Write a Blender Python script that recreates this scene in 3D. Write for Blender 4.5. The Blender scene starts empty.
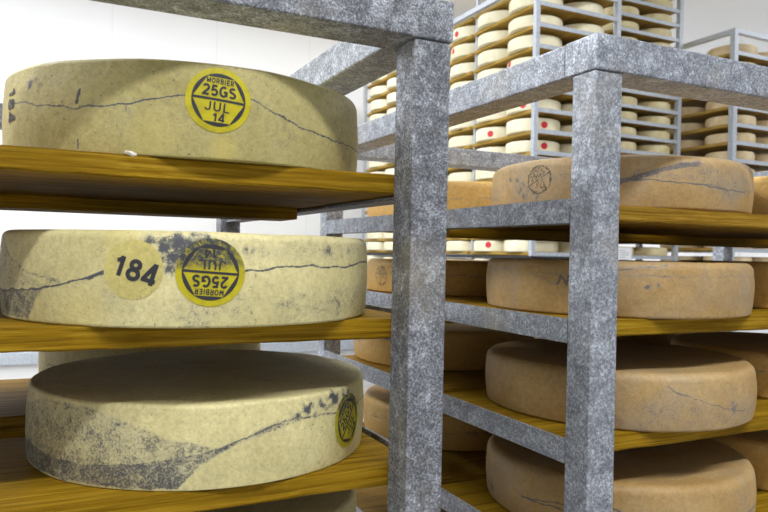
import bpy, bmesh, math, random
from math import sin, cos, pi, radians as R_, atan2, sqrt
from mathutils import Matrix, Vector, noise
C = bpy.context.scene.collection
scene = bpy.context.scene
random.seed(5)
H = 1.35                                   # eye height above the floor

# ------------------------------------------------------------ camera
yaw, pitch, roll = 1.1173943556576986, -0.004038055782638385, 0.020767509339125727
fw = Vector((cos(yaw)*cos(pitch), sin(yaw)*cos(pitch), sin(pitch)))
rt = Vector((sin(yaw), -cos(yaw), 0)); up = rt.cross(fw)
r2 = cos(roll)*rt + sin(roll)*up; u2 = -sin(roll)*rt + cos(roll)*up
cd = bpy.data.cameras.new('camera'); cam = bpy.data.objects.new('camera', cd); C.objects.link(cam)
m = Matrix.Identity(4)
for i in range(3):
    m[i][0] = r2[i]; m[i][1] = u2[i]; m[i][2] = -fw[i]
m[2][3] = H
cam.matrix_world = m
cd.sensor_width = 36; cd.lens = 697.33/768*36; cd.clip_start = .02
cd.dof.use_dof = True; cd.dof.focus_distance = .95; cd.dof.aperture_fstop = 13
scene.camera = cam
# ------------------------------------------------------------ world, lights, exposure
w = bpy.data.worlds.new('world'); scene.world = w; w.use_nodes = True
w.node_tree.nodes['Background'].inputs[0].default_value = (.9, .95, 1, 1)
w.node_tree.nodes['Background'].inputs[1].default_value = .12
def area(name, loc, sx, sy, power, rot=(0, 0, 0), col=(.96, .98, 1)):
    l = bpy.data.lights.new(name, 'AREA'); l.shape = 'RECTANGLE'; l.size = sx; l.size_y = sy
    l.energy = power; l.color = col
    o = bpy.data.objects.new(name, l); C.objects.link(o); o.location = loc; o.rotation_euler = rot
    return o
CEIL = 4.3
area('ceiling_light_over_aisle', (.2, -1.25, CEIL-.06), 5, .3, 380)
area('ceiling_light_by_entrance', (0, -4.2, CEIL-.06), 6, .6, 20)
area('ceiling_light_over_racks', (1.0, 3.0, CEIL-.06), 6, .5, 160)
area('ceiling_light_back_aisle', (2.0, 6.2, CEIL-.06), 7, .5, 215)
area('ceiling_light_right_aisle', (7.6, 2.6, CEIL-.06), .6, 8, 330)
area('added_light_left', (-2.6, 3.6, CEIL-.06), .5, 5, 650)  # added unseen fill, brightens the steel faces turned to the left
area('added_light_back_corner', (8.2, 6.4, CEIL-.06), 2.4, .5, 170)  # added unseen fill to lift the dim back wall on the right
vs = scene.view_settings
vs.view_transform = 'Standard'; vs.look = 'None'; vs.gamma = 1; vs.use_curve_mapping = False
vs.exposure = -.95

# ------------------------------------------------------------ materials
def mat(name, rough=.6, metal=0.):
    m = bpy.data.materials.new(name); m.use_nodes = True
    nt = m.node_tree; b = nt.nodes['Principled BSDF']
    b.inputs['Roughness'].default_value = rough; b.inputs['Metallic'].default_value = metal
    return m, nt, b
def N(nt, t, **kw):
    n = nt.nodes.new(t)
    for k, v in kw.items():
        if k in n.inputs: n.inputs[k].default_value = v
        else: setattr(n, k, v)
    return n
def tex(nt, scale=(1, 1, 1), rot=(0, 0, 0), rand=True):
    tc = N(nt, 'ShaderNodeTexCoord'); mp = N(nt, 'ShaderNodeMapping')
    mp.inputs['Scale'].default_value = scale; mp.inputs['Rotation'].default_value = rot
    nt.links.new(tc.outputs['Object'], mp.inputs['Vector'])
    if rand:
        oi = N(nt, 'ShaderNodeObjectInfo'); ml = N(nt, 'ShaderNodeMath', operation='MULTIPLY'); ml.inputs[1].default_value = 37.
        nt.links.new(oi.outputs['Random'], ml.inputs[0]); nt.links.new(ml.outputs[0], mp.inputs['Location'])
    return mp.outputs[0]
def noi(nt, vec, scale, detail=3, rough=.55, dist=0):
    n = N(nt, 'ShaderNodeTexNoise'); n.inputs['Scale'].default_value = scale; n.inputs['Detail'].default_value = detail
    n.inputs['Roughness'].default_value = rough; n.inputs['Distortion'].default_value = dist
    nt.links.new(vec, n.inputs['Vector']); return n.outputs['Fac']
def ramp(nt, fac, stops):
    r = N(nt, 'ShaderNodeValToRGB'); e = r.color_ramp.elements
    while len(e) < len(stops): e.new(.5)
    for el, (p, c) in zip(e, stops):
        el.position = p; el.color = (c, c, c, 1) if isinstance(c, (int, float)) else (*c, 1)
    nt.links.new(fac, r.inputs[0]); return r.outputs['Color']
def mixc(nt, fac, a, b, mode='MIX'):
    n = N(nt, 'ShaderNodeMix', data_type='RGBA', blend_type=mode)
    for s, v in ((0, fac), (6, a), (7, b)):
        if hasattr(v, 'links'): nt.links.new(v, n.inputs[s])
        elif s == 0: n.inputs[s].default_value = v
        else: n.inputs[s].default_value = (*v, 1)
    return n.outputs[2]
def mth(nt, op, a, b=0.):
    n = N(nt, 'ShaderNodeMath', operation=op)
    for i, v in enumerate((a, b)):
        if hasattr(v, 'links'): nt.links.new(v, n.inputs[i])
        else: n.inputs[i].default_value = v
    return n.outputs[0]
def bump(nt, b, h, strength, dist=.001):
    n = N(nt, 'ShaderNodeBump'); n.inputs['Strength'].default_value = strength; n.inputs['Distance'].default_value = dist
    nt.links.new(h, n.inputs['Height']); nt.links.new(n.outputs[0], b.inputs['Normal'])
def flat(name, col, rough=.6, metal=0.):
    m, nt, b = mat(name, rough, metal); b.inputs['Base Color'].default_value = (*col, 1); return m

def galvanised(name, lo, mid, hi, dirt=.5, fine=1., con=.8):
    m, nt, b = mat(name, .55, .35)
    v = tex(nt)
    n1 = noi(nt, v, 330*fine, 3, .7); n2 = noi(nt, v, 45, 5, .65, .6); n3 = noi(nt, v, 9, 3)
    vo = N(nt, 'ShaderNodeTexVoronoi'); vo.inputs['Scale'].default_value = 210*fine; nt.links.new(v, vo.inputs['Vector'])
    c1 = ramp(nt, n2, [(.3, lo), (.5, mid), (.72, hi)])
    sp = ramp(nt, n1, [(.32, .35), (.5, .9), (.68, 2.2)])
    c2 = mixc(nt, con, c1, sp, 'MULTIPLY')
    vg = ramp(nt, vo.outputs['Color'], [(.2, .72), (.8, 1.2)])
    c3 = mixc(nt, .55, c2, vg, 'MULTIPLY')
    dm = ramp(nt, noi(nt, v, 26, 6, .75, 1.), [(.60, 0.), (.72, dirt)])
    c4 = mixc(nt, dm, c3, (.075, .055, .035))
    wm = ramp(nt, n3, [(.55, 0.), (.8, .55)])
    c5 = mixc(nt, wm, c4, (.42, .37, .27))
    nt.links.new(c5, b.inputs['Base Color'])
    nt.links.new(ramp(nt, n1, [(.3, .7), (.7, .4)]), b.inputs['Roughness'])
    bump(nt, b, n1, .35, .0012)
    return m
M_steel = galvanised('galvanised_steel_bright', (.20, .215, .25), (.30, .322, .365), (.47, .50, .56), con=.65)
M_steel_dark = galvanised('galvanised_steel_dark', (.12, .125, .138), (.205, .215, .24), (.42, .44, .49), .6, 1.25, .85)  # darker galvanised steel with a finer, stronger speckle
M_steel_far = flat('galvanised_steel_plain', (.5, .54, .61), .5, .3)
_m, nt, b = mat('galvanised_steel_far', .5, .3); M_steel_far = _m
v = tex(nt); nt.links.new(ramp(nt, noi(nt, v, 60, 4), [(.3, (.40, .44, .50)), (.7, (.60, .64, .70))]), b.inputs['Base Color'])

def wood(name, lo, mid, hi, rough=.62, fx=1.):
    m, nt, b = mat(name, rough); b.inputs['Specular IOR Level'].default_value = .08
    v = tex(nt, (1.6, 70, 90)); v2 = tex(nt, (.8, 9, 12)); v3 = tex(nt, (1, 1, 1))
    g = noi(nt, v, 3.4*fx, 5, .62, .35); g2 = noi(nt, v2, 5, 4, .6, 1.4)
    c = ramp(nt, g, [(.28, lo), (.5, mid), (.72, hi)])
    c = mixc(nt, .55, c, ramp(nt, g2, [(.3, .55), (.55, 1.), (.75, 1.2)]), 'MULTIPLY')
    # knots and stains
    vo = N(nt, 'ShaderNodeTexVoronoi'); vo.inputs['Scale'].default_value = 2.6; nt.links.new(tex(nt, (1.2, 3, 3)), vo.inputs['Vector'])
    k = ramp(nt, vo.outputs['Distance'], [(.03, .85), (.11, 0.)])
    c = mixc(nt, k, c, (lo[0]*.25, lo[1]*.2, lo[2]*.2))
    st = ramp(nt, noi(nt, v3, 14, 5, .7), [(.6, 0.), (.8, .45)])
    c = mixc(nt, st, c, (lo[0]*.35, lo[1]*.3, lo[2]*.35))
    nt.links.new(c, b.inputs['Base Color'])
    bump(nt, b, g, .5, .0012)
    return m
M_wood = wood('spruce_board', (.12, .06, .002), (.27, .152, .006), (.43, .27, .025))
M_wood_mid = wood('brown_spruce_board', (.14, .07, .006), (.27, .15, .014), (.40, .25, .04))
M_wood_dark = wood('old_spruce_board', (.12, .06, .006), (.26, .145, .016), (.42, .26, .05))
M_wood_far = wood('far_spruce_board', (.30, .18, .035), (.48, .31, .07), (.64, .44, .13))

def rind(name, lo, hi, mould=(.10, .115, .13), speck=.6, far=False, patch=.0, side=None):
    m, nt, b = mat(name, .58)
    b.inputs['Subsurface Weight'].default_value = 0.
    v = tex(nt)
    n = noi(nt, v, 9, 4, .6, .5)
    c = ramp(nt, n, [(.3, lo), (.68, hi)])
    if side:   # darker, drier face against a paler rind
        pass
    if far:
        nt.links.new(c, b.inputs['Base Color']); return m
    nf = noi(nt, v, 420, 3, .7)
    c = mixc(nt, .7, c, ramp(nt, noi(nt, v, 150, 4, .75, .4), [(.32, .72), (.5, .98), (.66, 1.14)]), 'MULTIPLY')
    c = mixc(nt, .35, c, ramp(nt, nf, [(.3, .72), (.6, 1.06)]), 'MULTIPLY')
    # scattered specks of mould
    dens = ramp(nt, noi(nt, v, 11, 3), [(.4, .0), (.7, .06)])
    sf = mth(nt, 'ADD', noi(nt, v, 210, 4, .8), dens)
    sk = ramp(nt, sf, [(.64, 0.), (.70, speck)])
    c = mixc(nt, sk, c, mould)
    if patch > 0:   # broad grey bloom
        pm = ramp(nt, noi(nt, v, 7, 5, .65, 1.), [(.5, 0.), (.72, patch)])
        c = mixc(nt, pm, c, (.27, .255, .23))
    at = N(nt, 'ShaderNodeAttribute', attribute_name='mould')
    a = at.outputs['Fac']
    # grain of the mould: the attribute says how much, the noise says where
    g1 = noi(nt, v, 400, 4, .85); g2 = noi(nt, v, 60, 4, .7)
    gr = mth(nt, 'ADD', mth(nt, 'MULTIPLY', mth(nt, 'SUBTRACT', g1, .5), 3.), mth(nt, 'MULTIPLY', mth(nt, 'SUBTRACT', g2, .5), 1.5))
    t_ = mth(nt, 'ADD', a, gr)
    hard = ramp(nt, t_, [(.38, 0.), (.95, .95)])
    gate = mth(nt, 'MULTIPLY', a, 4.); gate.node.use_clamp = True
    fac = mth(nt, 'MULTIPLY', hard, gate); soft = mth(nt, 'MULTIPLY', a, .42); soft.node.use_clamp = True
    c = mixc(nt, soft, c, (.27, .265, .25))
    c = mixc(nt, fac, c, mould)
    at2 = N(nt, 'ShaderNodeAttribute', attribute_name='stain')
    fy = mth(nt, 'MULTIPLY', at2.outputs['Fac'], .8)
    c = mixc(nt, fy, c, (.62, .50, .13))
    nt.links.new(c, b.inputs['Base Color'])
    # cloth weave + pits
    wv = N(nt, 'ShaderNodeTexVoronoi'); wv.inputs['Scale'].default_value = 260; nt.links.new(tex(nt, (1, 1, 1)), wv.inputs['Vector'])
    hh = mth(nt, 'ADD', mth(nt, 'MULTIPLY', nf, .6), mth(nt, 'MULTIPLY', wv.outputs['Distance'], .5))
    hh = mth(nt, 'ADD', hh, mth(nt, 'MULTIPLY', noi(nt, v, 40, 3), 1.6))
    bump(nt, b, hh, .45, .001)
    return m
M_pale = rind('pale_young_rind', (.56, .49, .22), (.74, .66, .34), (.06, .065, .078), .85)
M_olive = rind('buff_young_rind', (.35, .295, .098), (.47, .405, .165), (.06, .065, .078), .85)
M_tan = rind('tan_aged_rind', (.38, .23, .072), (.49, .335, .15), (.13, .12, .12), .35, patch=.4)
M_orange = rind('orange_aged_rind', (.58, .33, .075), (.70, .45, .14), (.13, .12, .12), .3, patch=.15)
M_cream_far = rind('cream_rind', (.80, .74, .50), (.92, .88, .68), far=True)
M_straw_far = rind('straw_rind', (.66, .56, .27), (.86, .76, .48), far=True)
M_tan_far = rind('ochre_rind', (.60, .44, .23), (.80, .66, .42), far=True)
M_yellow = flat('yellow_casein_label', (.70, .60, .012), .5)
_m, nt, b = mat('yellow_casein_label', .45); M_yellow = _m
v = tex(nt); c = ramp(nt, noi(nt, v, 90, 4), [(.3, (.40, .34, .002)), (.6, (.54, .46, .003))])
at = N(nt, 'ShaderNodeAttribute', attribute_name='mould')
f_ = mth(nt, 'MULTIPLY', at.outputs['Fac'], ramp(nt, noi(nt, v, 240, 5, .85), [(.38, .15), (.56, 1.)]))
nt.links.new(mixc(nt, f_, c, (.04, .045, .05)), b.inputs['Base Color'])
M_ink = flat('black_ink', (.022, .022, .03), .55)
_m, nt, b = mat('worn_black_ink', .6); M_worn = _m
b.inputs['Base Color'].default_value = (.06, .05, .045, 1)
v = tex(nt); nt.links.new(ramp(nt, noi(nt, v, 330, 3, .7), [(.40, .15), (.6, .8)]), b.inputs['Alpha'])
M_red = flat('red_label', (.62, .015, .03), .5)
M_paper = flat('white_paper', (.85, .86, .88), .7)
M_halo = rind('faint_yellow_label', (.52, .44, .13), (.64, .555, .20), (.085, .09, .10), .9) if True else flat('faint_yellow_label', (.60, .51, .19), .55)
_m, nt, b = mat('white_sandwich_panel', .45); M_wall = _m
tcw = N(nt, 'ShaderNodeTexCoord'); sx = N(nt, 'ShaderNodeSeparateXYZ'); nt.links.new(tcw.outputs['Object'], sx.inputs[0])
ad = mth(nt, 'ADD', sx.outputs[0], sx.outputs[1]); md = mth(nt, 'FRACT', mth(nt, 'MULTIPLY', ad, 1/1.1))
nt.links.new(ramp(nt, md, [(0., .74), (.006, .74), (.010, .82), (1., .82)]), b.inputs['Base Color'])
md2 = mth(nt, 'FRACT', mth(nt, 'MULTIPLY', ad, 22)); bump(nt, b, ramp(nt, md2, [(0, 0.), (.1, 1.)]), .12, .002)
_m, nt, b = mat('grey_screed', .5); M_floor = _m
v = tex(nt, rand=False); nt.links.new(ramp(nt, noi(nt, v, 3, 6), [(.3, (.30, .29, .28)), (.7, (.42, .41, .40))]), b.inputs['Base Color'])
M_ceil = flat('white_ceiling_panel', (.82, .83, .84), .6)
M_black = flat('black_plastic', (.012, .012, .014), .4)

# ------------------------------------------------------------ mesh helpers
def link(name, me, material, parent=None):
    o = bpy.data.objects.new(name, me); C.objects.link(o)
    if material and not me.materials: me.materials.append(material)
    if parent: o.parent = parent
    return o
def from_bm(name, bm, material, parent=None, smooth=False):
    me = bpy.data.meshes.new(name); bm.to_mesh(me); bm.free()
    if smooth:
        for p in me.polygons: p.use_smooth = True
    return link(name, me, material, parent)
def box(name, a, b, material, parent=None, bev=.0, origin=None, jitter=0.):
    """box from corner a to corner b, in parent space; the origin sits at its centre"""
    c = [(a[i]+b[i])/2 for i in range(3)]; s = [abs(b[i]-a[i]) for i in range(3)]
    bm = bmesh.new(); bmesh.ops.create_cube(bm, size=1)
    for v_ in bm.verts: v_.co = Vector((v_.co[0]*s[0], v_.co[1]*s[1], v_.co[2]*s[2]))
    if bev: bmesh.ops.bevel(bm, geom=list(bm.edges), offset=bev, segments=3, affect='EDGES', profile=.6)
    o = from_bm(name, bm, material, parent); o.location = c
    return o
def tag(o, label=None, cat=None, group=None, kind=None):
    for k, v_ in (('label', label), ('category', cat), ('group', group), ('kind', kind)):
        if v_: o[k] = v_
    return o
def empty(name, loc, rz=0):
    o = bpy.data.objects.new(name, None); C.objects.link(o); o.location = loc; o.rotation_euler = (0, 0, rz)
    o.empty_display_size = .05
    return o

# ------------------------------------------------------------ room
XL, XR, YF, YB = -5.0, 10.4, -6.0, 7.9
for nm, a, b_, mt in [('floor', (XL, YF, -.1), (XR, YB, 0), M_floor), ('ceiling', (XL, YF, CEIL), (XR, YB, CEIL+.1), M_ceil),
                      ('wall_back', (XL, YB, 0), (XR+.1, YB+.1, CEIL), M_wall), ('wall_right', (XR, YF, 0), (XR+.1, YB, CEIL), M_wall),
                      ('wall_left', (XL-.1, YF, 0), (XL, YB+.1, CEIL), M_wall), ('wall_front', (XL-.1, YF-.1, 0), (XR+.1, YF, CEIL), M_wall)]:
    tag(box(nm, a, b_, mt), kind='structure')
tag(box('trim_1', (XR-.055, YB-.055, 0), (XR, YB, CEIL), M_ceil, bev=.02), kind='structure')
tag(box('trim_2', (XL, YB-.06, H-1.19), (XR-.06, YB, H-1.07), M_steel_far, bev=.006), kind='structure')

# ------------------------------------------------------------ racks
def angle_rail(name, x, ya, yb, ztop, hgt, side, mt, parent, along='Y'):
    """L-shaped rail: upright flange at x, ledge pointing to side (+1/-1)"""
    t, led = .004, .036
    prof = [(0, 0), (0, -hgt), (side*led, -hgt), (side*led, -hgt+t), (side*t, -hgt+t), (side*t, 0)]
    bm = bmesh.new(); ring = []
    for yy in (ya, yb):
        ring.append([bm.verts.new((x+p, yy, ztop+q) if along == 'Y' else (yy, x+p, ztop+q)) for p, q in prof])
    n = len(prof)
    for i in range(n): bm.faces.new((ring[0][i], ring[0][(i+1) % n], ring[1][(i+1) % n], ring[1][i]))
    bm.faces.new(ring[0]); bm.faces.new(ring[1][::-1])
    bmesh.ops.recalc_face_normals(bm, faces=bm.faces)
    return from_bm(name, bm, mt, parent)
def near_rack(label, x0, x1, y0, y1, s, rails, mt_post, mt_beam, ztop=.290, zbot=.243, lift=0.):
    r = empty('rack', (x0, y0, 0)); tag(r, label, 'rack')
    X, Y, D = x1-x0, y1-y0, .060
    for (px, py) in ((0, 0), (X-s, 0), (0, Y-s), (X-s, Y-s)):
        box('post', (px, py, 0), (px+s, py+s, H+zbot), mt_post, r, .003)
        box('foot_plate', (px-.01, py-.01, 0), (px+s+.01, py+s+.01, .008), mt_post, r, .001)
    box('beam', (-.002, -.003, H+zbot), (X+.002, D, H+ztop), mt_beam, r, .0035)
    box('beam', (0, Y-D, H+zbot), (X, Y, H+ztop), mt_beam, r, .0035)
    box('beam', (-.0015, D, H+zbot), (D-.0015, Y-D, H+ztop-.001), mt_beam, r, .0035)
    box('beam', (X-D, D, H+zbot), (X, Y-D, H+ztop-.001), M_steel, r, .0035)  # on the left rack this brighter steel paints in the light on its inner face
    for z in rails:
        hg = .033
        angle_rail('shelf_rail', .0, s+.0005, Y-s-.0005, H+z, hg, 1, mt_beam, r)
        angle_rail('shelf_rail', X, s+.0005, Y-s-.0005, H+z, hg, -1, mt_beam, r)
    return r
LRX0, LRX1, RRX0, RRX1, Y0, Y1 = -1.10, .4165, .635, 2.1365, .690, 1.682
LS = [.0935, -.078, -.253, -.412, -.57]; RS = [.0745, -.0875, -.250, -.417, -.573]
left_rack = near_rack('dark galvanised steel rack in the left foreground, holding the pale yellow wheels', LRX0, LRX1, Y0, Y1, .047,
                      [z+.0045 for z in LS], M_steel_dark, M_steel_dark)
right_rack = near_rack('lighter galvanised steel rack in the right foreground, holding the tan wheels', RRX0, RRX1, Y0, Y1, .0455,
                       [z+.0045 for z in RS], M_steel, M_steel)
ORD = ['top', 'second', 'third', 'fourth', 'fifth']
def board(name, a, b_, mt, label, group=None, tilt=0., slots=()):
    """plank with a slightly wavy sawn edge"""
    L, W_, T = b_[0]-a[0], b_[1]-a[1], b_[2]-a[2]
    bm = bmesh.new(); nx, ny = max(8, int(L/.02)), 8
    bmesh.ops.create_cube(bm, size=1)
    for v_ in bm.verts: v_.co = Vector((v_.co[0]*L, v_.co[1]*W_, v_.co[2]*T))
    bmesh.ops.bevel(bm, geom=list(bm.edges), offset=.0018, segments=2, affect='EDGES')
    for k in range(1, nx):
        bmesh.ops.bisect_plane(bm, geom=bm.verts[:]+bm.edges[:]+bm.faces[:], plane_co=(-L/2+L*k/nx, 0, 0), plane_no=(1, 0, 0))
    sd = random.random()*50
    for v_ in bm.verts:
        q = noise.noise(Vector((v_.co[0]*7+sd, (1 if v_.co[1] > 0 else 0)*5, 0)))
        q2 = noise.noise(Vector((v_.co[0]*45+sd, (1 if v_.co[1] > 0 else 0)*5, (1 if v_.co[2] > 0 else 0)*3)))
        v_.co[1] += q*.0035 + q2*.0009
        v_.co[2] += (noise.noise(Vector((v_.co[0]*30+sd, 3, 9)))*.0012 if v_.co[2] < 0 else 0)
    o = from_bm(name, bm, mt)
    o.location = [(a[i]+b_[i])/2 for i in range(3)]
    tag(o, label, 'board', group)
    return o
def add_batten(rb, L, y, dz):
    """stiffening plank nailed under the rear board, between the rails"""
    b_ = box('batten', (-L/2, y-rb.location[1]+.001, -.0115-.0175), (L/2, y-rb.location[1]+.09, -.0113), M_wood, rb, .0015)
    return b_
for i, z in enumerate(LS):
    x0, x1 = LRX0+.006, LRX1-.0055
    zz = H+z
    board('shelf_board', (LRX0+.007, Y0+.050, zz-.023), (LRX1-.007, 1.085 if i != 2 else 1.035, zz), M_wood,
          f'golden front board of the {ORD[i]} shelf in the left rack, under the pale wheels')
    rb = board('shelf_board', (LRX0+.007, 1.10 if i != 2 else 1.17, zz-.023), (LRX1-.007, 1.50, zz-.001), M_wood_dark,
          f'brown rear board of the {ORD[i]} shelf in the left rack, behind the golden one')
    add_batten(rb, LRX1-LRX0-.082, 1.10 if i != 2 else 1.17, .0)
for i, z in enumerate(RS):
    zz = H+z
    board('shelf_board', (RRX0+.007, Y0+.048, zz-.023), (RRX1-.007, 1.085, zz), M_wood if i else M_wood_mid,
          f'yellow front board of the {ORD[i]} shelf in the right rack, under the tan wheels')
    rb = board('shelf_board', (RRX0+.007, 1.11, zz-.023), (RRX1-.007, 1.57, zz-.001), M_wood_dark,
          f'brown rear board of the {ORD[i]} shelf in the right rack, behind the front board')
    add_batten(rb, RRX1-RRX0-.082, 1.11, .0)

# ------------------------------------------------------------ cheese wheels
BB = .35     # the lower rim is sharper than the upper one
def make_radius(r, h, bev, bulge):
    def rad(z):
        z = min(max(z, 0), h)
        q = r - bulge + bulge*sin(pi*z/h)
        e = min(z, h-z)
        bb = bev if z > h/2 else bev*BB
        if e < bb: q -= bb - sqrt(max(0, bb*bb-(bb-e)**2))
        return q
    return rad
def wheel_mesh(name, r, h, bev, bulge, seg, rows, mask=None, wob=.0, dish=.003, material=None, seed=0.):
    rad = make_radius(r, h, bev, bulge)
    zs = []
    nb = 6
    zs += [bev*BB*(1-cos(pi/2*k/nb)) for k in range(nb)]
    z0, z1 = bev*BB, h-bev
    zs += [z0+(z1-z0)*k/rows for k in range(rows+1)]
    zs += [h-bev*(1-sin(pi/2*k/nb)) for k in range(1, nb+1)]
    verts, faces, mv, sv = [], [], [], []
    for z in zs:
        for k in range(seg):
            th = 2*pi*k/seg
            q = rad(z) + wob*noise.noise(Vector((cos(th)*2.2+seed, sin(th)*2.2, z*9))) + wob*.25*noise.noise(Vector((cos(th)*14+seed, sin(th)*14, z*60)))
            dz = wob*.6*noise.noise(Vector((cos(th)*3+seed, sin(th)*3, 5)))*(z/h)
            verts.append((q*cos(th), q*sin(th), z+dz))
            a, s_ = mask(math.degrees(th) if th < pi else math.degrees(th)-360, z) if mask else (0, 0)
            mv.append(a); sv.append(s_)
    nr = len(zs)
    for i in range(nr-1):
        for k in range(seg):
            k2 = (k+1) % seg
            faces.append((i*seg+k, i*seg+k2, (i+1)*seg+k2, (i+1)*seg+k))
    # top: rings towards the centre, slightly dished
    def cap(base, ztop, sign):
        prev = base
        for f in (.93, .8, .55, .25):
            st = len(verts)
            for k in range(seg):
                th = 2*pi*k/seg; rr = (r-bev)*f
                verts.append((rr*cos(th), rr*sin(th), ztop - sign*dish*(1-f**2)*1.2)); mv.append(0); sv.append(0)
            for k in range(seg):
                k2 = (k+1) % seg
                q = (prev+k, prev+k2, st+k2, st+k)
                faces.append(q if sign > 0 else q[::-1])
            prev = st
        verts.append((0, 0, ztop - sign*dish*1.2)); mv.append(0); sv.append(0); c = len(verts)-1
        for k in range(seg):
            q = (prev+k, prev+(k+1) % seg, c)
            faces.append(q if sign > 0 else q[::-1])
    cap((nr-1)*seg, h, 1); cap(0, 0, -0.001)
    def surf(th, z):
        return rad(z) + wob*noise.noise(Vector((cos(th)*2.2+seed, sin(th)*2.2, z*9))) + wob*.25*noise.noise(Vector((cos(th)*14+seed, sin(th)*14, z*60)))
    me = bpy.data.meshes.new(name); me.from_pydata(verts, [], faces)
    for p in me.polygons: p.use_smooth = True
    if mask:
        for nm, dat in (('mould', mv), ('stain', sv)):
            at_ = me.attributes.new(nm, 'FLOAT', 'POINT'); at_.data.foreach_set('value', dat)
    if material: me.materials.append(material)
    return me, surf
def seg_dist(px, py, pts):
    best = 9.
    for (ax, ay), (bx, by) in zip(pts[:-1], pts[1:]):
        dx, dy = bx-ax, by-ay; L2 = dx*dx+dy*dy or 1e-12
        t = max(0, min(1, ((px-ax)*dx+(py-ay)*dy)/L2))
        best = min(best, math.hypot(px-ax-t*dx, py-ay-t*dy))
    return best
def inside(px, py, pts):
    c = False; n = len(pts)
    for i in range(n):
        (ax, ay), (bx, by) = pts[i], pts[(i+1) % n]
        if (ay > py) != (by > py) and px < (bx-ax)*(py-ay)/(by-ay)+ax: c = not c
    return c
def smooth(e0, e1, x):
    t = max(0, min(1, (x-e0)/(e1-e0))); return t*t*(3-2*t)
def make_mask(r, lines=(), polys=(), blobs=(), stains=(), seed=0.):
    """lines (pts, width, amount), polys (pts, edge, amount), blobs (th, z, rad, amount); points are (degrees round, height)"""
    k = r*pi/180
    S = lambda pts: [(a*k, b_) for a, b_ in pts]
    lines = [(S(p), w_, a) for p, w_, a in lines]; polys = [(S(p), w_, a) for p, w_, a in polys]
    blobs = [(a*k, b_, c_, d) for a, b_, c_, d in blobs]; stains = [(a*k, b_, c_, d) for a, b_, c_, d in stains]
    def bb(p, pad): return min(a for a, _ in p)-pad, max(a for a, _ in p)+pad
    lines = [(p, w_, a, bb(p, .01)) for p, w_, a in lines]; polys = [(p, w_, a, bb(p, .02)) for p, w_, a in polys]
    def f(th, z):
        x = th*k
        nx = noise.noise(Vector((x*60+seed, z*60, 0)))*.0022 + noise.noise(Vector((x*250+seed, z*250, 0)))*.0007
        xx, zz = x+nx, z+nx*1.1
        m_ = 0.
        for p, w_, a, (lo, hi) in lines:
            if lo < x < hi:
                d = seg_dist(xx, zz, p); m_ = max(m_, a*(1-smooth(w_*.5, w_*1.3, d)))
        for p, w_, a, (lo, hi) in polys:
            if lo < x < hi:
                d = seg_dist(xx, zz, p+[p[0]]); d = d if inside(xx, zz, p) else -d
                m_ = max(m_, a*smooth(-w_, w_, d))
        for bx, bz, br, a in blobs:
            d = math.hypot(x-bx, z-bz)/br
            if d < 1.6:
                q = noise.noise(Vector((x*110+seed, z*110, 3)))+.5
                m_ = max(m_, a*.62*(1-smooth(.1, 1.6, d))*smooth(.0, .8, q)*1.3)
        s_ = 0.
        for bx, bz, br, a in stains:
            d = math.hypot(x-bx, z-bz)/br
            s_ = max(s_, a*(1-smooth(.4, 1.2, d)))
        return m_, s_
    return f

def arc(cx, cy, rx, ry, a0, a1, n=14):
    return [(cx+rx*cos(R_(a0+(a1-a0)*i/n)), cy+ry*sin(R_(a0+(a1-a0)*i/n))) for i in range(n+1)]
GLYPH = {   # centre lines in a box 0.62 wide and 1 tall
    '1': ([[(.08, .72), (.26, .80), (.36, .97)], [(.36, 1), (.36, 0)]], .55),
    '8': ([arc(.31, .755, .21, .195, 0, 360, 22), arc(.31, .285, .26, .235, 0, 360, 24)], .64),
    '4': ([[(.44, 0), (.44, 1), (.40, 1), (.03, .27), (.03, .22), (.62, .22)]], .66),
    '2': ([arc(.30, .70, .24, .25, 165, -20) + [(.50, .55), (.08, .12), (.06, .05), (.58, .05)]], .62),
    '5': ([[(.54, .94), (.15, .94), (.10, .52)] + arc(.30, .32, .25, .27, 130, -150)], .62),
    'G': ([arc(.38, .50, .32, .45, 50, 330, 20), [(.66, .30), (.68, .05)], [(.40, .46), (.68, .46), (.68, .05)]], .76),
    'S': ([arc(.32, .73, .24, .22, 35, 225, 12) + [(.30, .53)] + arc(.32, .27, .26, .22, 60, -150, 14)], .66),
    'J': ([[(.44, 1), (.44, .30)] + arc(.25, .27, .19, .22, 0, -180)], .56),
    'U': ([[(.08, 1), (.08, .33)] + arc(.33, .33, .25, .28, 180, 360) + [(.58, 1)]], .70),
    'L': ([[(.08, 1), (.08, .05), (.52, .05)]], .56),
    'M': ([[(.07, 0), (.07, .97), (.39, .15), (.71, .97), (.71, 0)]], .82),
    'O': ([arc(.38, .50, .31, .45, 0, 360, 24)], .80),
    'R': ([[(.08, 0), (.08, .95), (.35, .95)] + arc(.35, .71, .22, .24, 90, -90, 10) + [(.08, .47)], [(.32, .47), (.60, 0)]], .70),
    'B': ([[(.33, .53), (.08, .53), (.08, .95), (.33, .95)] + arc(.33, .74, .19, .21, 90, -90, 9) + arc(.35, .29, .23, .24, 90, -90, 9) + [(.08, .05), (.08, .53)]], .68),
    'I': ([[(.10, 0), (.10, 1)]], .30),
    'E': ([[(.56, .95), (.08, .95), (.08, .05), (.56, .05)], [(.08, .51), (.52, .51)]], .62)}
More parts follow.
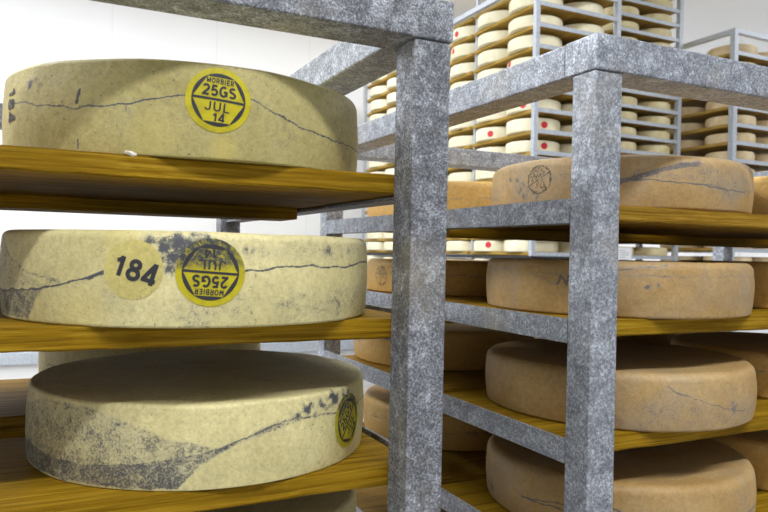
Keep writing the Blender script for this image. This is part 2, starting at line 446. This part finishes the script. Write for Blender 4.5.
def text_polys(txt, size, weight=.15, sx=1.):
    """lettering drawn with even strokes, centred on the origin"""
    V, F = [], []; x = 0.; hw = weight/2
    for ch in txt:
        lines, adv = GLYPH[ch]
        for pl in lines:
            pl = [p for i, p in enumerate(pl) if i == 0 or math.hypot(p[0]-pl[i-1][0], p[1]-pl[i-1][1]) > 1e-4]
            fine = [pl[0]]
            for q in pl[1:]:
                p = fine[-1]; n = max(1, int(math.hypot(q[0]-p[0], q[1]-p[1])/.15))
                for i in range(1, n+1): fine.append((p[0]+(q[0]-p[0])*i/n, p[1]+(q[1]-p[1])*i/n))
            closed = math.hypot(fine[0][0]-fine[-1][0], fine[0][1]-fine[-1][1]) < 1e-3
            o_ = len(V)
            for i, p in enumerate(fine):
                a = fine[i-1] if i else (fine[-2] if closed else None); b_ = fine[i+1] if i < len(fine)-1 else (fine[1] if closed else None)
                def unit(u, w_):
                    d = math.hypot(w_[0]-u[0], w_[1]-u[1]); return ((w_[0]-u[0])/d, (w_[1]-u[1])/d)
                d1 = unit(a, p) if a else unit(p, b_); d2 = unit(p, b_) if b_ else d1
                nx, ny = -(d1[1]+d2[1]), d1[0]+d2[0]; l = math.hypot(nx, ny) or 1; nx /= l; ny /= l
                c_ = max(.45, nx*-d1[1]+ny*d1[0]); k = hw/c_
                V.append(((x+p[0]+nx*k)*size*sx, (p[1]-.5+ny*k)*size)); V.append(((x+p[0]-nx*k)*size*sx, (p[1]-.5-ny*k)*size))
            F += [(o_+2*i, o_+2*i+1, o_+2*i+3, o_+2*i+2) for i in range(len(fine)-1)]
        x += (adv+.12+weight*.3)
    w_ = (x-.12-weight*.3)*size*sx/2
    return [(u-w_, v_) for u, v_ in V], F
def wrap(name, V, F, rad, h, th0, z0, rot, off, material, parent, base_r, mask=None, squash=1.):
    """lay flat (u, v) artwork on the curved side of a wheel"""
    cr, sr = cos(rot), sin(rot); out = []; mv = []
    for u, v_ in V:
        a, b_ = u*cr-v_*sr, u*sr+v_*cr
        a *= squash
        th = R_(th0) + a/base_r; z = z0+b_
        q = rad(th, z)+off
        out.append((q*cos(th), q*sin(th), z))
        if mask: mv.append(mask(math.degrees(th), z)[0])
    me = bpy.data.meshes.new(name); me.from_pydata(out, [], F)
    if mask:
        at_ = me.attributes.new('mould', 'FLOAT', 'POINT'); at_.data.foreach_set('value', mv)
    return link(name, me, material, parent)
def disc(R, rings=10, n=56):
    V = [(0, 0)]; F = []
    for i in range(1, rings+1):
        for k in range(n): V.append((R*i/rings*cos(2*pi*k/n), R*i/rings*sin(2*pi*k/n)))
    for k in range(n): F.append((0, 1+k, 1+(k+1) % n))
    for i in range(rings-1):
        for k in range(n):
            a, b_ = 1+i*n, 1+(i+1)*n; F.append((a+k, b_+k, b_+(k+1) % n, a+(k+1) % n))
    return V, F
def stamp_art(R, full=True, crescents=True):
    """hexagon-in-a-circle stamp with its lines of lettering"""
    V, F = [], []
    def add(v2, f2, dx=0, dy=0):
        o_ = len(V); V.extend((a+dx, b_+dy) for a, b_ in v2); F.extend(tuple(i+o_ for i in f) for f in f2)
    rr = R*.82
    for k in range(6):
        a0 = pi/3*k+.01; a1 = pi/3*(k+1)-.01; n = 12; v2 = []; f2 = []
        for i in range(n+1):
            t = i/n; a = a0+(a1-a0)*t
            o_ = (rr*cos(a), rr*sin(a)); c_ = (rr*(cos(a0)+(cos(a1)-cos(a0))*t)*.972, rr*(sin(a0)+(sin(a1)-sin(a0))*t)*.972)
            v2 += [o_, c_]
        for i in range(n): f2.append((2*i, 2*i+1, 2*i+3, 2*i+2))
        add(v2, f2)
    n = 16; v2 = []; w_ = R*.038
    for i in range(n+1): v2 += [(-rr+2*rr*i/n, w_), (-rr+2*rr*i/n, -w_)]
    add(v2, [(2*i, 2*i+1, 2*i+3, 2*i+2) for i in range(n)])
    add(*text_polys('MORBIER', R*.155, .22, .93), 0, R*.575)
    add(*text_polys('25GS', R*.32, .23, .97), 0, R*.27)
    if full:
        add(*text_polys('JUL', R*.28, .15, 1.25), -R*.02, -R*.22)
        add(*text_polys('14', R*.25, .20, 1.1), R*.05, -R*.545)
    return V, F
def add_stamp(wheel, rad, h, r, th0, z0, R, rot, mask=None, worn=False, squash=1.):
    if not worn:
        lab = wrap('label', *disc(R), rad, h, th0, z0, rot, .0006, M_yellow, wheel, r, mask or (lambda a, b_: (0, 0)), squash)
        lab['label'] = 'round yellow date label with black print'
        wrap('printing', *stamp_art(R), rad, h, th0, z0, rot, .0009, M_ink, lab, r, None, squash)
    else:
        p = wrap('printing', *stamp_art(R), rad, h, th0, z0, rot, .0006, M_worn, wheel, r, None, squash)
        p['label'] = 'faint dark stamp pressed into the rind'
def hero(cx, cy, z, r, h, bev, bulge, mt, label, mask=None, seed=0., wob=.0016, seg=760, rows=84, group=None):
    me, rad = wheel_mesh('cheese_wheel', r, h, bev, bulge, seg, rows, mask, wob, .003, mt, seed)
    o = link('cheese_wheel', me, None); o.location = (cx, cy, H+z+.0004)
    tag(o, label, 'cheese wheel', group)
    return o, rad
BUL = .003
# W1
T = 3.; r3 = .2135
mk = make_mask(.22, lines=[([(-160, .062), (-156.2, .0608), (-147.9, .0552), (-138.8, .0504), (-131.4, .048), (-124.6, .0494), (-116.4, .0515), (-108.7, .0586), (-101.1, .0635), (-97, .064), (-89.3, .067), (-85, .0648), (-77.5, .0539), (-68.8, .0445), (-55.4, .0374), (-29.7, .0376), (10, .04), (100, .04)], .0007, T*.5),
                           ([(-130.8, .066), (-131.3, .054)], .0014, 1.6), ([(-131, .016), (-131, .008)], .0012, 1.4)],
               blobs=[(-149.5, .077, .006, 1.6), (-147, .082, .004, 1.3), (-145, .073, .004, .9), (-138, .075, .012, .5), (-105, .092, .003, .6), (-118, .045, .014, .5), (-75, .03, .02, .25), (-128, .085, .01, .4)],
               polys=[([(-66, .095), (-30, .095), (-28, .057), (-50, .061)], .012, .12)],
               stains=[(-92, .012, .016, .6), (-162, .06, .02, .35), (-110, .02, .03, .3)], seed=1.)
w1, rad1 = hero(.173, .943, .0935, .22, .099, .0045, BUL, M_olive, 'pale yellow cheese wheel with an upright yellow date label, highest in the left rack', mk, 1.)
add_stamp(w1, rad1, .099, .22, -93.6, .0605, .0335, R_(-5))
t = wrap('number', *text_polys('184', .0175, .20, 1.), rad1, .099, -160.2, .0597, R_(-88), .0007, M_ink, w1, .22); t['label'] = 'black number 184 printed sideways'
# W2
mk = make_mask(.22, lines=[([(-176, .03), (-168.4, .0283), (-152.8, .0325), (-141.7, .0364), (-130.3, .0458), (-123, .0555)], .0008, T*.6), ([(-128, .048), (-121.5, .0565)], .0022, 1.3),
                           ([(-92, .0575), (-88.0, .0563), (-84.2, .0574), (-78.4, .0605), (-68.5, .0627), (-55.4, .0603), (-37.6, .0668), (60, .055)], .0010, T*.4),
                           ([(-176, .09), (-168.3, .0837), (-161.3, .0668), (-153, .055), (-145.8, .0478), (-136.5, .044)], .0016, .5)],
               polys=[([(-110.5, .084), (-107, .089), (-97, .0885), (-93, .084), (-97, .079), (-102.5, .075), (-104, .062), (-107, .058), (-109, .066), (-107, .075)], .0045, .95), ([(-180, .08), (-168.5, .0825), (-161.3, .066), (-153, .054), (-141.7, .0364), (-180, .030)], .003, .40),
                      ([(-180, .0315), (-168, .0315), (-152.8, .0325), (-136, .0400), (-143, .034), (-146, .0236), (-149.5, .003), (-180, .003)], .002, .72),
                      ([(-74, .02), (-50, .045), (-20, .035), (0, .0), (-62, .0)], .012, .32),
                      ([(-88, .075), (-68, .092), (-40, .09), (-40, .07), (-60, .068)], .010, .32)],
               blobs=[(-108.3, .079, .010, 1.8), (-105.2, .083, .010, 2.2), (-101.8, .084, .010, 2.2), (-98.6, .085, .008, 2.), (-106.5, .069, .009, 2.), (-104.1, .0654, .008, 1.8), (-109.5, .068, .007, 1.6), (-105.8, .055, .006, 1.6), (-107.5, .060, .007, 1.6), (-112, .084, .008, 1.2),
                      (-87, .078, .007, 1.2), (-83, .077, .006, 1.), (-60.5, .08, .012, .9), (-101, .01, .024, .6), (-75, .015, .024, .6), (-140, .045, .012, .6), (-120, .03, .016, .5), (-72, .027, .014, .6), (-55, .025, .016, .8), (-90, .02, .014, .5)],
               stains=[(-120, .086, .02, .35), (-130, .012, .03, .4)], seed=2.)
w2, rad2 = hero(.174, .907, -.078, .22, .095, .008, BUL, M_pale, 'pale yellow cheese wheel with number 184 beside an upside-down yellow label, left rack', mk, 2.)
hl = wrap('number_patch', *disc(.029), rad2, .095, -116.1, .0568, 0, .0004, M_halo, w2, .22); hl['label'] = 'faint round yellowish patch'
wrap('number', *text_polys('184', .0195, .22, 1.), rad2, .095, -115.4, .0559, R_(-17), .0008, M_ink, hl, .22)
add_stamp(w2, rad2, .095, .22, -97.0, .0551, .0335, R_(176), lambda a, b_: (.9*smooth(.056, .068, b_)*(1-smooth(-95, -85, a)) + .35*smooth(.056, .062, b_), 0))
# W3
mk = make_mask(r3, lines=[([(-167.9, .0272), (-154.8, .0239), (-146.7, .0228), (-131.4, .0252), (-116.5, .0297), (-105.6, .0369), (-98, .0430), (-93.3, .049), (-86, .056), (-78.1, .0656), (-69, .0663), (-57.4, .0636), (-47.6, .064), (40, .06)], .0009, .9)],
               polys=[([(-180, .064), (-170.7, .0719), (-155.4, .0845), (-147.3, .0862), (-137, .0842), (-127, .0772), (-116.7, .0632), (-109.8, .055), (-103, .0502), (-98, .0439), (-93.3, .049), (-98.8, .0346), (-102.8, .0259), (-108.7, .002), (-180, .002)], .0025, .50),
                      ([(-180, .0282), (-167.9, .0272), (-154.8, .0239), (-146.7, .0228), (-131.4, .0252), (-116.5, .0297), (-105.6, .0369), (-98, .0435), (-91.3, .051), (-98.8, .0346), (-102.8, .0259), (-108.7, .002), (-180, .002)], .0015, .80),
                      ([(-98, .046), (-90, .0535), (-78, .0675), (-70, .0685), (-76, .060), (-88, .050)], .002, .5)],
               blobs=[(-74, .068, .008, 1.6), (-69, .076, .009, 1.5), (-62.6, .0785, .009, 1.8), (-57, .0800, .010, 2.), (-50, .084, .010, 2.), (-60, .070, .008, 1.6), (-80, .062, .006, .9), (-66, .068, .007, 1.2), (-130, .06, .02, .5), (-148, .06, .016, .5), (-126, .068, .006, 1.)], seed=3.)
w3, rad3 = hero(.196, .943, -.253, r3, .090, .004, BUL, M_pale, 'pale yellow cheese wheel with a large blue-grey mould patch, third from top in left rack', mk, 3.)
add_stamp(w3, rad3, .091, r3, -48.5, .048, .0325, R_(50), lambda a, b_: (.8*smooth(.055, .07, b_)+.3, 0))
# wheels on the rest of the left rack
mk0 = make_mask(.21, lines=[([(-179, .04), (-120, .05), (-60, .042), (0, .05), (179, .04)], .001, .8)], polys=[([(-120, .03), (-80, .06), (-60, .02), (-90, .0)], .006, .5)], seed=6.)
hero(.19, .96, -.412, .2195, .092, .006, BUL, M_pale, 'shaded pale cheese wheel at the bottom left, only its top edge in frame', mk0, 4., seg=300, rows=20)
hero(.2, 1.44, -.254, .207, .097, .011, BUL, M_pale, 'pale cheese wheel on the rear board behind the mould-patched wheel, left rack', mk0, 5., seg=300, rows=20)
hero(-.27, .96, -.412, .21, .088, .011, BUL, M_pale, 'dim pale cheese wheel at the bottom left corner under the lowest board', mk0, 7., seg=300, rows=20)

# right rack
TB = .004
mk = make_mask(.22, lines=[([(-142, .034), (-132.8, .042), (-125.4, .0495), (-121.8, .0541), (-116.1, .0605), (-110.3, .0672), (-101.8, .0716)], .0046, .95), ([(-142, .045), (-132, .0451), (-121.7, .0451), (-110.1, .0415), (-96.8, .0376), (-86.9, .0337), (-73.8, .0341)], .0008, 2.)],
               polys=[([(-110.3, .0672), (-101, .0716), (-91.9, .0685), (-74, .066), (-60, .0387), (-82, .018), (-101.5, .0367), (-108, .045)], .009, .42), ([(-160, .05), (165, .02), (170, .045), (-178, .06)], .006, .4)],
               blobs=[(-175, .033, .016, 1.4), (-179, .05, .008, 1.2), (-168, .022, .012, 1.1), (-85, .03, .014, .8), (176, .055, .006, 1.2)], seed=11.)
R1, radR1 = hero(.94, .965, .0745, .225, .085, .014, TB, M_tan, 'tan aged cheese wheel with a dark round stamp, highest behind the right corner post', mk, 11.)
add_stamp(R1, radR1, .083, .225, -166.0, .0505, .029, R_(28), worn=True)
mk = make_mask(.22, lines=[([(-155.3, .046), (-154.3, .0587), (-151.6, .046), (-150.8, .060)], .0011, 3.), ([(-140, .066), (-131.7, .0701), (-121, .0759), (-112, .078)], .0012, .9), ([(178, .066), (-170, .061), (-155, .046), (-140, .04)], .002, .4)],
               polys=[([(-112, .06), (-84, .076), (-62, .07), (-60, .02), (-90, .01), (-100, .03)], .012, .25)],
               blobs=[(-121.9, .0481, .006, 1.8), (-118, .049, .004, 1.3)], seed=12.)
hero(.897, .923, -.0875, .22, .083, .011, TB, M_tan, 'tan aged cheese wheel with a small dark blemish, second down behind the right corner post', mk, 12.)
mk = make_mask(.22, lines=[([(-114.6, .066), (-105.9, .0517), (-97, .0405), (-83, .026), (-75.1, .0254)], .0012, .9)],
               polys=[([(-114.6, .066), (-105.9, .0517), (-97, .0405), (-83, .026), (-60, .03), (-66, .0), (-150, .0), (-140, .03), (-125, .045)], .007, .3)], blobs=[(-120, .03, .02, .8), (-84, .03, .012, 1.)], seed=13.)
hero(.897, .917, -.250, .2215, .084, .012, TB, M_tan, 'tan aged cheese wheel with a grey lower side, third from top behind right corner post', mk, 13.)
mk = make_mask(.22, lines=[([(163, .0231), (-172.5, .0368), (-153.6, .0442), (-134.7, .0519), (-115, .03)], .0011, 1.2)], blobs=[(162, .02, .012, 1.2), (-130, .02, .01, 1.4)], seed=14.)
hero(.905, .92, -.417, .222, .087, .013, TB, M_tan, 'tan aged cheese wheel, lowest behind the right corner post', mk, 14.)
mkb = make_mask(.22, lines=[([(-179, .04), (-140, .05), (-100, .038), (-60, .045)], .0012, .6)], polys=[([(-100, .03), (-60, .06), (-50, .02)], .01, .3)], seed=15.)
SH = ['highest', 'second-highest', 'third', 'lowest']
def lite(cx, cy, z, h, label, seed, stamp=None):
    o, rad = hero(cx, cy, z, .219, h, .013, TB, M_orange, label, mkb, seed, seg=300, rows=20)
    o.rotation_euler.z = 0 if stamp else seed*1.7
    return o, rad
for i, z in enumerate(RS[:4]):
    lite(1.372+.012*(i == 0), .925, z, .082+.004*(i % 2), f'tan cheese wheel cut off by the right edge, front of {SH[i]} shelf, right rack', 20+i)
    o, rad = lite(.90-.015*(i == 2), 1.445+.03*(i == 2), z-.001, .075 if i == 1 else .084, f'orange-tan cheese wheel at the left end of the rear board, {SH[i]} shelf, right rack', 30+i, stamp=(i == 1))
    if i == 1: add_stamp(o, rad, .075, .219, -172, .037, .027, R_(-20), worn=True)
    lite(1.38, 1.445, z-.001, .080, f'tan cheese wheel in the middle of the rear board, {SH[i]} shelf of the right rack', 40+i)

# ------------------------------------------------------------ far racks
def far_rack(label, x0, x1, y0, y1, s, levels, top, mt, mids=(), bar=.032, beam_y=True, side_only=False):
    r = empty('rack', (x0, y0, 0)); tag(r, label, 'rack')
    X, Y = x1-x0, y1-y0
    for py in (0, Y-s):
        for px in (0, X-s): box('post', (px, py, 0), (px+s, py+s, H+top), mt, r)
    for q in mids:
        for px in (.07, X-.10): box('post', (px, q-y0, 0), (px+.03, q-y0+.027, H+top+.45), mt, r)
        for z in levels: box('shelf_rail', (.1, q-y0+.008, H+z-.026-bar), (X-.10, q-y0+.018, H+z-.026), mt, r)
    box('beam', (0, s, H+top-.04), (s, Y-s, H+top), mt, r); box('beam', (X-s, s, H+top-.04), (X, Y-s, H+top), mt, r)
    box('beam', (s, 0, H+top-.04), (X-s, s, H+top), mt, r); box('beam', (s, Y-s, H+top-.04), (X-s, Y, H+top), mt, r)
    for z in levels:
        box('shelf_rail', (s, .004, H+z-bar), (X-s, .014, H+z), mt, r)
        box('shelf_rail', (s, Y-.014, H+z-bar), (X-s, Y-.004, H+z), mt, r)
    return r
def base_wheel(r, h, mt, bev=.014):
    me, rad = wheel_mesh('cheese_wheel', r, h, bev, .003, 72, 5, None, .0015, .003, mt, random.random()*9)
    return me, rad
NUM = ['first', 'second', 'third', 'fourth', 'fifth', 'sixth', 'seventh', 'eighth', 'ninth', 'tenth', 'eleventh', 'twelfth', 'thirteenth', 'fourteenth', 'fifteenth', 'sixteenth', 'seventeenth', 'eighteenth']
board_cache = {}
def far_board(x0, x1, y0, y1, zt, t, mt, label, group):
    key = (round(x1-x0, 3), round(y1-y0, 3), t)
    if key not in board_cache:
        bm = bmesh.new(); bmesh.ops.create_cube(bm, size=1)
        for v_ in bm.verts: v_.co = Vector((v_.co[0]*(y1-y0), v_.co[1]*(x1-x0), v_.co[2]*t))
        bmesh.ops.bevel(bm, geom=list(bm.edges), offset=.003, segments=2, affect='EDGES')
        me = bpy.data.meshes.new('shelf_board'); bm.to_mesh(me); bm.free(); me.materials.append(mt); board_cache[key] = me
    o = bpy.data.objects.new('shelf_board', board_cache[key]); C.objects.link(o)
    o.location = ((x0+x1)/2, (y0+y1)/2, zt-t/2); o.rotation_euler.z = pi/2
    tag(o, label, 'board', group)
# rack A: tall, cream wheels with red dots
AX0, AX1, AY0, AY1 = 3.27, 4.11, 4.20, 7.34
levA = [2.070]+[2.078-.16*k for k in range(1, 13)]+[.032, -.130]
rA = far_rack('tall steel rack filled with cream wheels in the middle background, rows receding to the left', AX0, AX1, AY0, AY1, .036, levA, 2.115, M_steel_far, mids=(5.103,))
box('base_frame', (-.002, -.002, H-.024), (AX1-AX0+.002, AY1-AY0, H+.002), M_black, rA)['label'] = 'black base frame between the stacked halves'
meA = [base_wheel(.211, .096, M_cream_far), base_wheel(.209, .101, M_cream_far), base_wheel(.2115, .090, M_cream_far)]
DOTS = {(1, 2): (-173, .040), (2, 2): (172, .060), (4, 0): (168, .062), (6, 0): (-150, .042), (7, 1): (-149, .043), (7, 0): (-104, .046), (8, 0): (-103, .046),
        (13, 1): (-149, .055), (6, 6): (-150, .040), (2, 6): (-97, .055)}
for li, z in enumerate(levA):
    for ya, yb, bay in ((AY0+.016, 5.098, 'near'), (5.136, AY1-.016, 'far')):
      far_board(AX0+.038, AX0+.41, ya, yb, H+z, .026, M_wood_far, f'{bay} left-hand board of the {NUM[li]} shelf in the tall cream-wheel rack', 'boards in the tall background rack')
      far_board(AX0+.43, AX1-.038, ya, yb, H+z, .026, M_wood_far, f'{bay} right-hand board of the {NUM[li]} shelf in the tall cream-wheel rack', 'boards in the tall background rack')
    spots = [(3.466, 4.463+.436*k, k, 'outer') for k in range(7)] + [(3.89, 4.463+.432*k, k, 'inner') for k in range(2)]
    for x, y, k, row in spots:
        if li == 0: continue
        me, rad = meA[2] if li == 13 else random.choice(meA)
        o = bpy.data.objects.new('cheese_wheel', me); C.objects.link(o)
        o.location = (x+random.uniform(-.004, .004), y+random.uniform(-.002, .002), H+z+.0005)
        side = 'left-hand' if row == 'outer' else 'right-hand'
        tag(o, f'cream wheel {NUM[k]} from corner post, {side} row, {NUM[li]} shelf of tall background rack', 'cheese wheel', 'cream wheels in the tall background rack')
        if row == 'outer' and (li, k) in DOTS:
            th, dz = DOTS[(li, k)]
            d = wrap('red_dot', *disc(.026, 3, 20), rad, .088, th, dz, 0, .001, M_red, o, .207)
            d['label'] = 'round red sticker'
            o['label'] = f'cream wheel with red dot, {NUM[k]} from corner post, {NUM[li]} shelf of tall background rack'
# dark base between the stacked halves of rack A
# rack C: behind the corner of A
CX0, CX1, CY0, CY1 = 4.45, 5.262, 4.60, 5.62
levC = [2.161+.1334*2-.1334*k for k in range(19)]
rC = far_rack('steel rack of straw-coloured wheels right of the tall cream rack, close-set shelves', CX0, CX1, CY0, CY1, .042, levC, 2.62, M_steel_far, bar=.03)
meC = [base_wheel(.188, .078, M_straw_far), base_wheel(.185, .075, M_straw_far)]
for li, z in enumerate(levC):
    if .3 < z < .9: continue
    far_board(CX0+.044, CX0+.41, CY0+.016, CY1-.016, H+z, .02, M_wood_far, f'left-hand board of the {NUM[li] if li < 18 else "lowest"} shelf in the close-set background rack', 'boards in the close-set background rack')
    far_board(CX0+.43, CX1-.044, CY0+.016, CY1-.016, H+z, .02, M_wood_far, f'right-hand board of the {NUM[li] if li < 18 else "lowest"} shelf in the close-set background rack', 'boards in the close-set background rack')
    for x, y, nm in ((4.66, 4.81, 'front left'), (5.068, 4.80, 'front right'), (4.655, 5.27, 'rear left'), (5.055, 5.27, 'rear right')):
        me, rad = random.choice(meC)
        o = bpy.data.objects.new('cheese_wheel', me); C.objects.link(o); o.location = (x, y, H+z+.0005); o.rotation_euler.z = random.random()*6
        tag(o, f'straw-coloured wheel at the {nm} of the {NUM[li] if li < 18 else "lowest"} shelf in the close-set background rack', 'cheese wheel', 'straw-coloured wheels in the close-set rack')
# rack D: lower, ochre wheels, far right
DX0, DX1, DY0, DY1 = 5.50, 6.95, 4.24, 5.35
levD = [1.88-.161*k for k in range(13)]
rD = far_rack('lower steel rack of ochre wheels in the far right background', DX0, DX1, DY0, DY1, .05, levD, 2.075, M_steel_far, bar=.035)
meD = [base_wheel(.215, .088, M_tan_far), base_wheel(.21, .084, M_tan_far)]
for li, z in enumerate(levD):
    for bi, (xa, xb) in enumerate(((DX0+.052, DX0+.46), (DX0+.49, DX0+.94), (DX0+.97, DX1-.012))):
        if bi == 2: continue
        far_board(xa, xb, DY0+.016, DY1-.016, H+z, .024, M_wood_far, f'{["left", "middle", "right"][bi]} board of the {NUM[li]} shelf of the lower rack with ochre wheels', 'boards in the low background rack')
    for x, y, nm in ((5.758, 4.47, 'front left'), (6.20, 4.47, 'front middle'), (5.728, 4.95, 'rear left'), (6.19, 4.95, 'rear middle')):
        me, rad = random.choice(meD)
        o = bpy.data.objects.new('cheese_wheel', me); C.objects.link(o); o.location = (x, y, H+z+.0005); o.rotation_euler.z = random.random()*6
        tag(o, f'ochre wheel at the {nm} of the {NUM[li]} shelf in the low far-right rack', 'cheese wheel', 'ochre wheels in the low background rack')
# paper sheet tied to the corner of the tall rack
sheet = box('paper_sheet', (4.118, 4.186, H-.045), (4.262, 4.1875, H+.085), M_paper)
tag(sheet, 'white printed paper sheet hanging on a background rack, under the right top shelf', 'paper sheet')
M_print = flat('grey_print', (.45, .47, .5), .7)
pr = bmesh.new()
for i in range(6):
    z_ = .045-.018*i; w_ = .10 if i % 3 else .06
    vs4 = [pr.verts.new(c) for c in ((-.058, -.0012, z_), (-.058+w_, -.0012, z_), (-.058+w_, -.0012, z_-.006), (-.058, -.0012, z_-.006))]
    pr.faces.new(vs4)
from_bm('printed_lines', pr, M_print, sheet)

# crumb on the edge of the top left board
bm = bmesh.new(); bmesh.ops.create_icosphere(bm, subdivisions=3, radius=1)
for v_ in bm.verts:
    q = 1+.5*noise.noise(v_.co*1.7)
    v_.co = Vector((v_.co[0]*.0062*q, v_.co[1]*.003*q, v_.co[2]*.0022*q))
cr = from_bm('rind_crumb', bm, flat('crumb_white', (.72, .68, .58), .8), None, True)
cr.location = (.0775, .7425, H+.0945); cr.rotation_euler = (0, .25, .1)
tag(cr, 'small whitish crumb on the front edge of the highest left board, below the cheese', 'crumb')
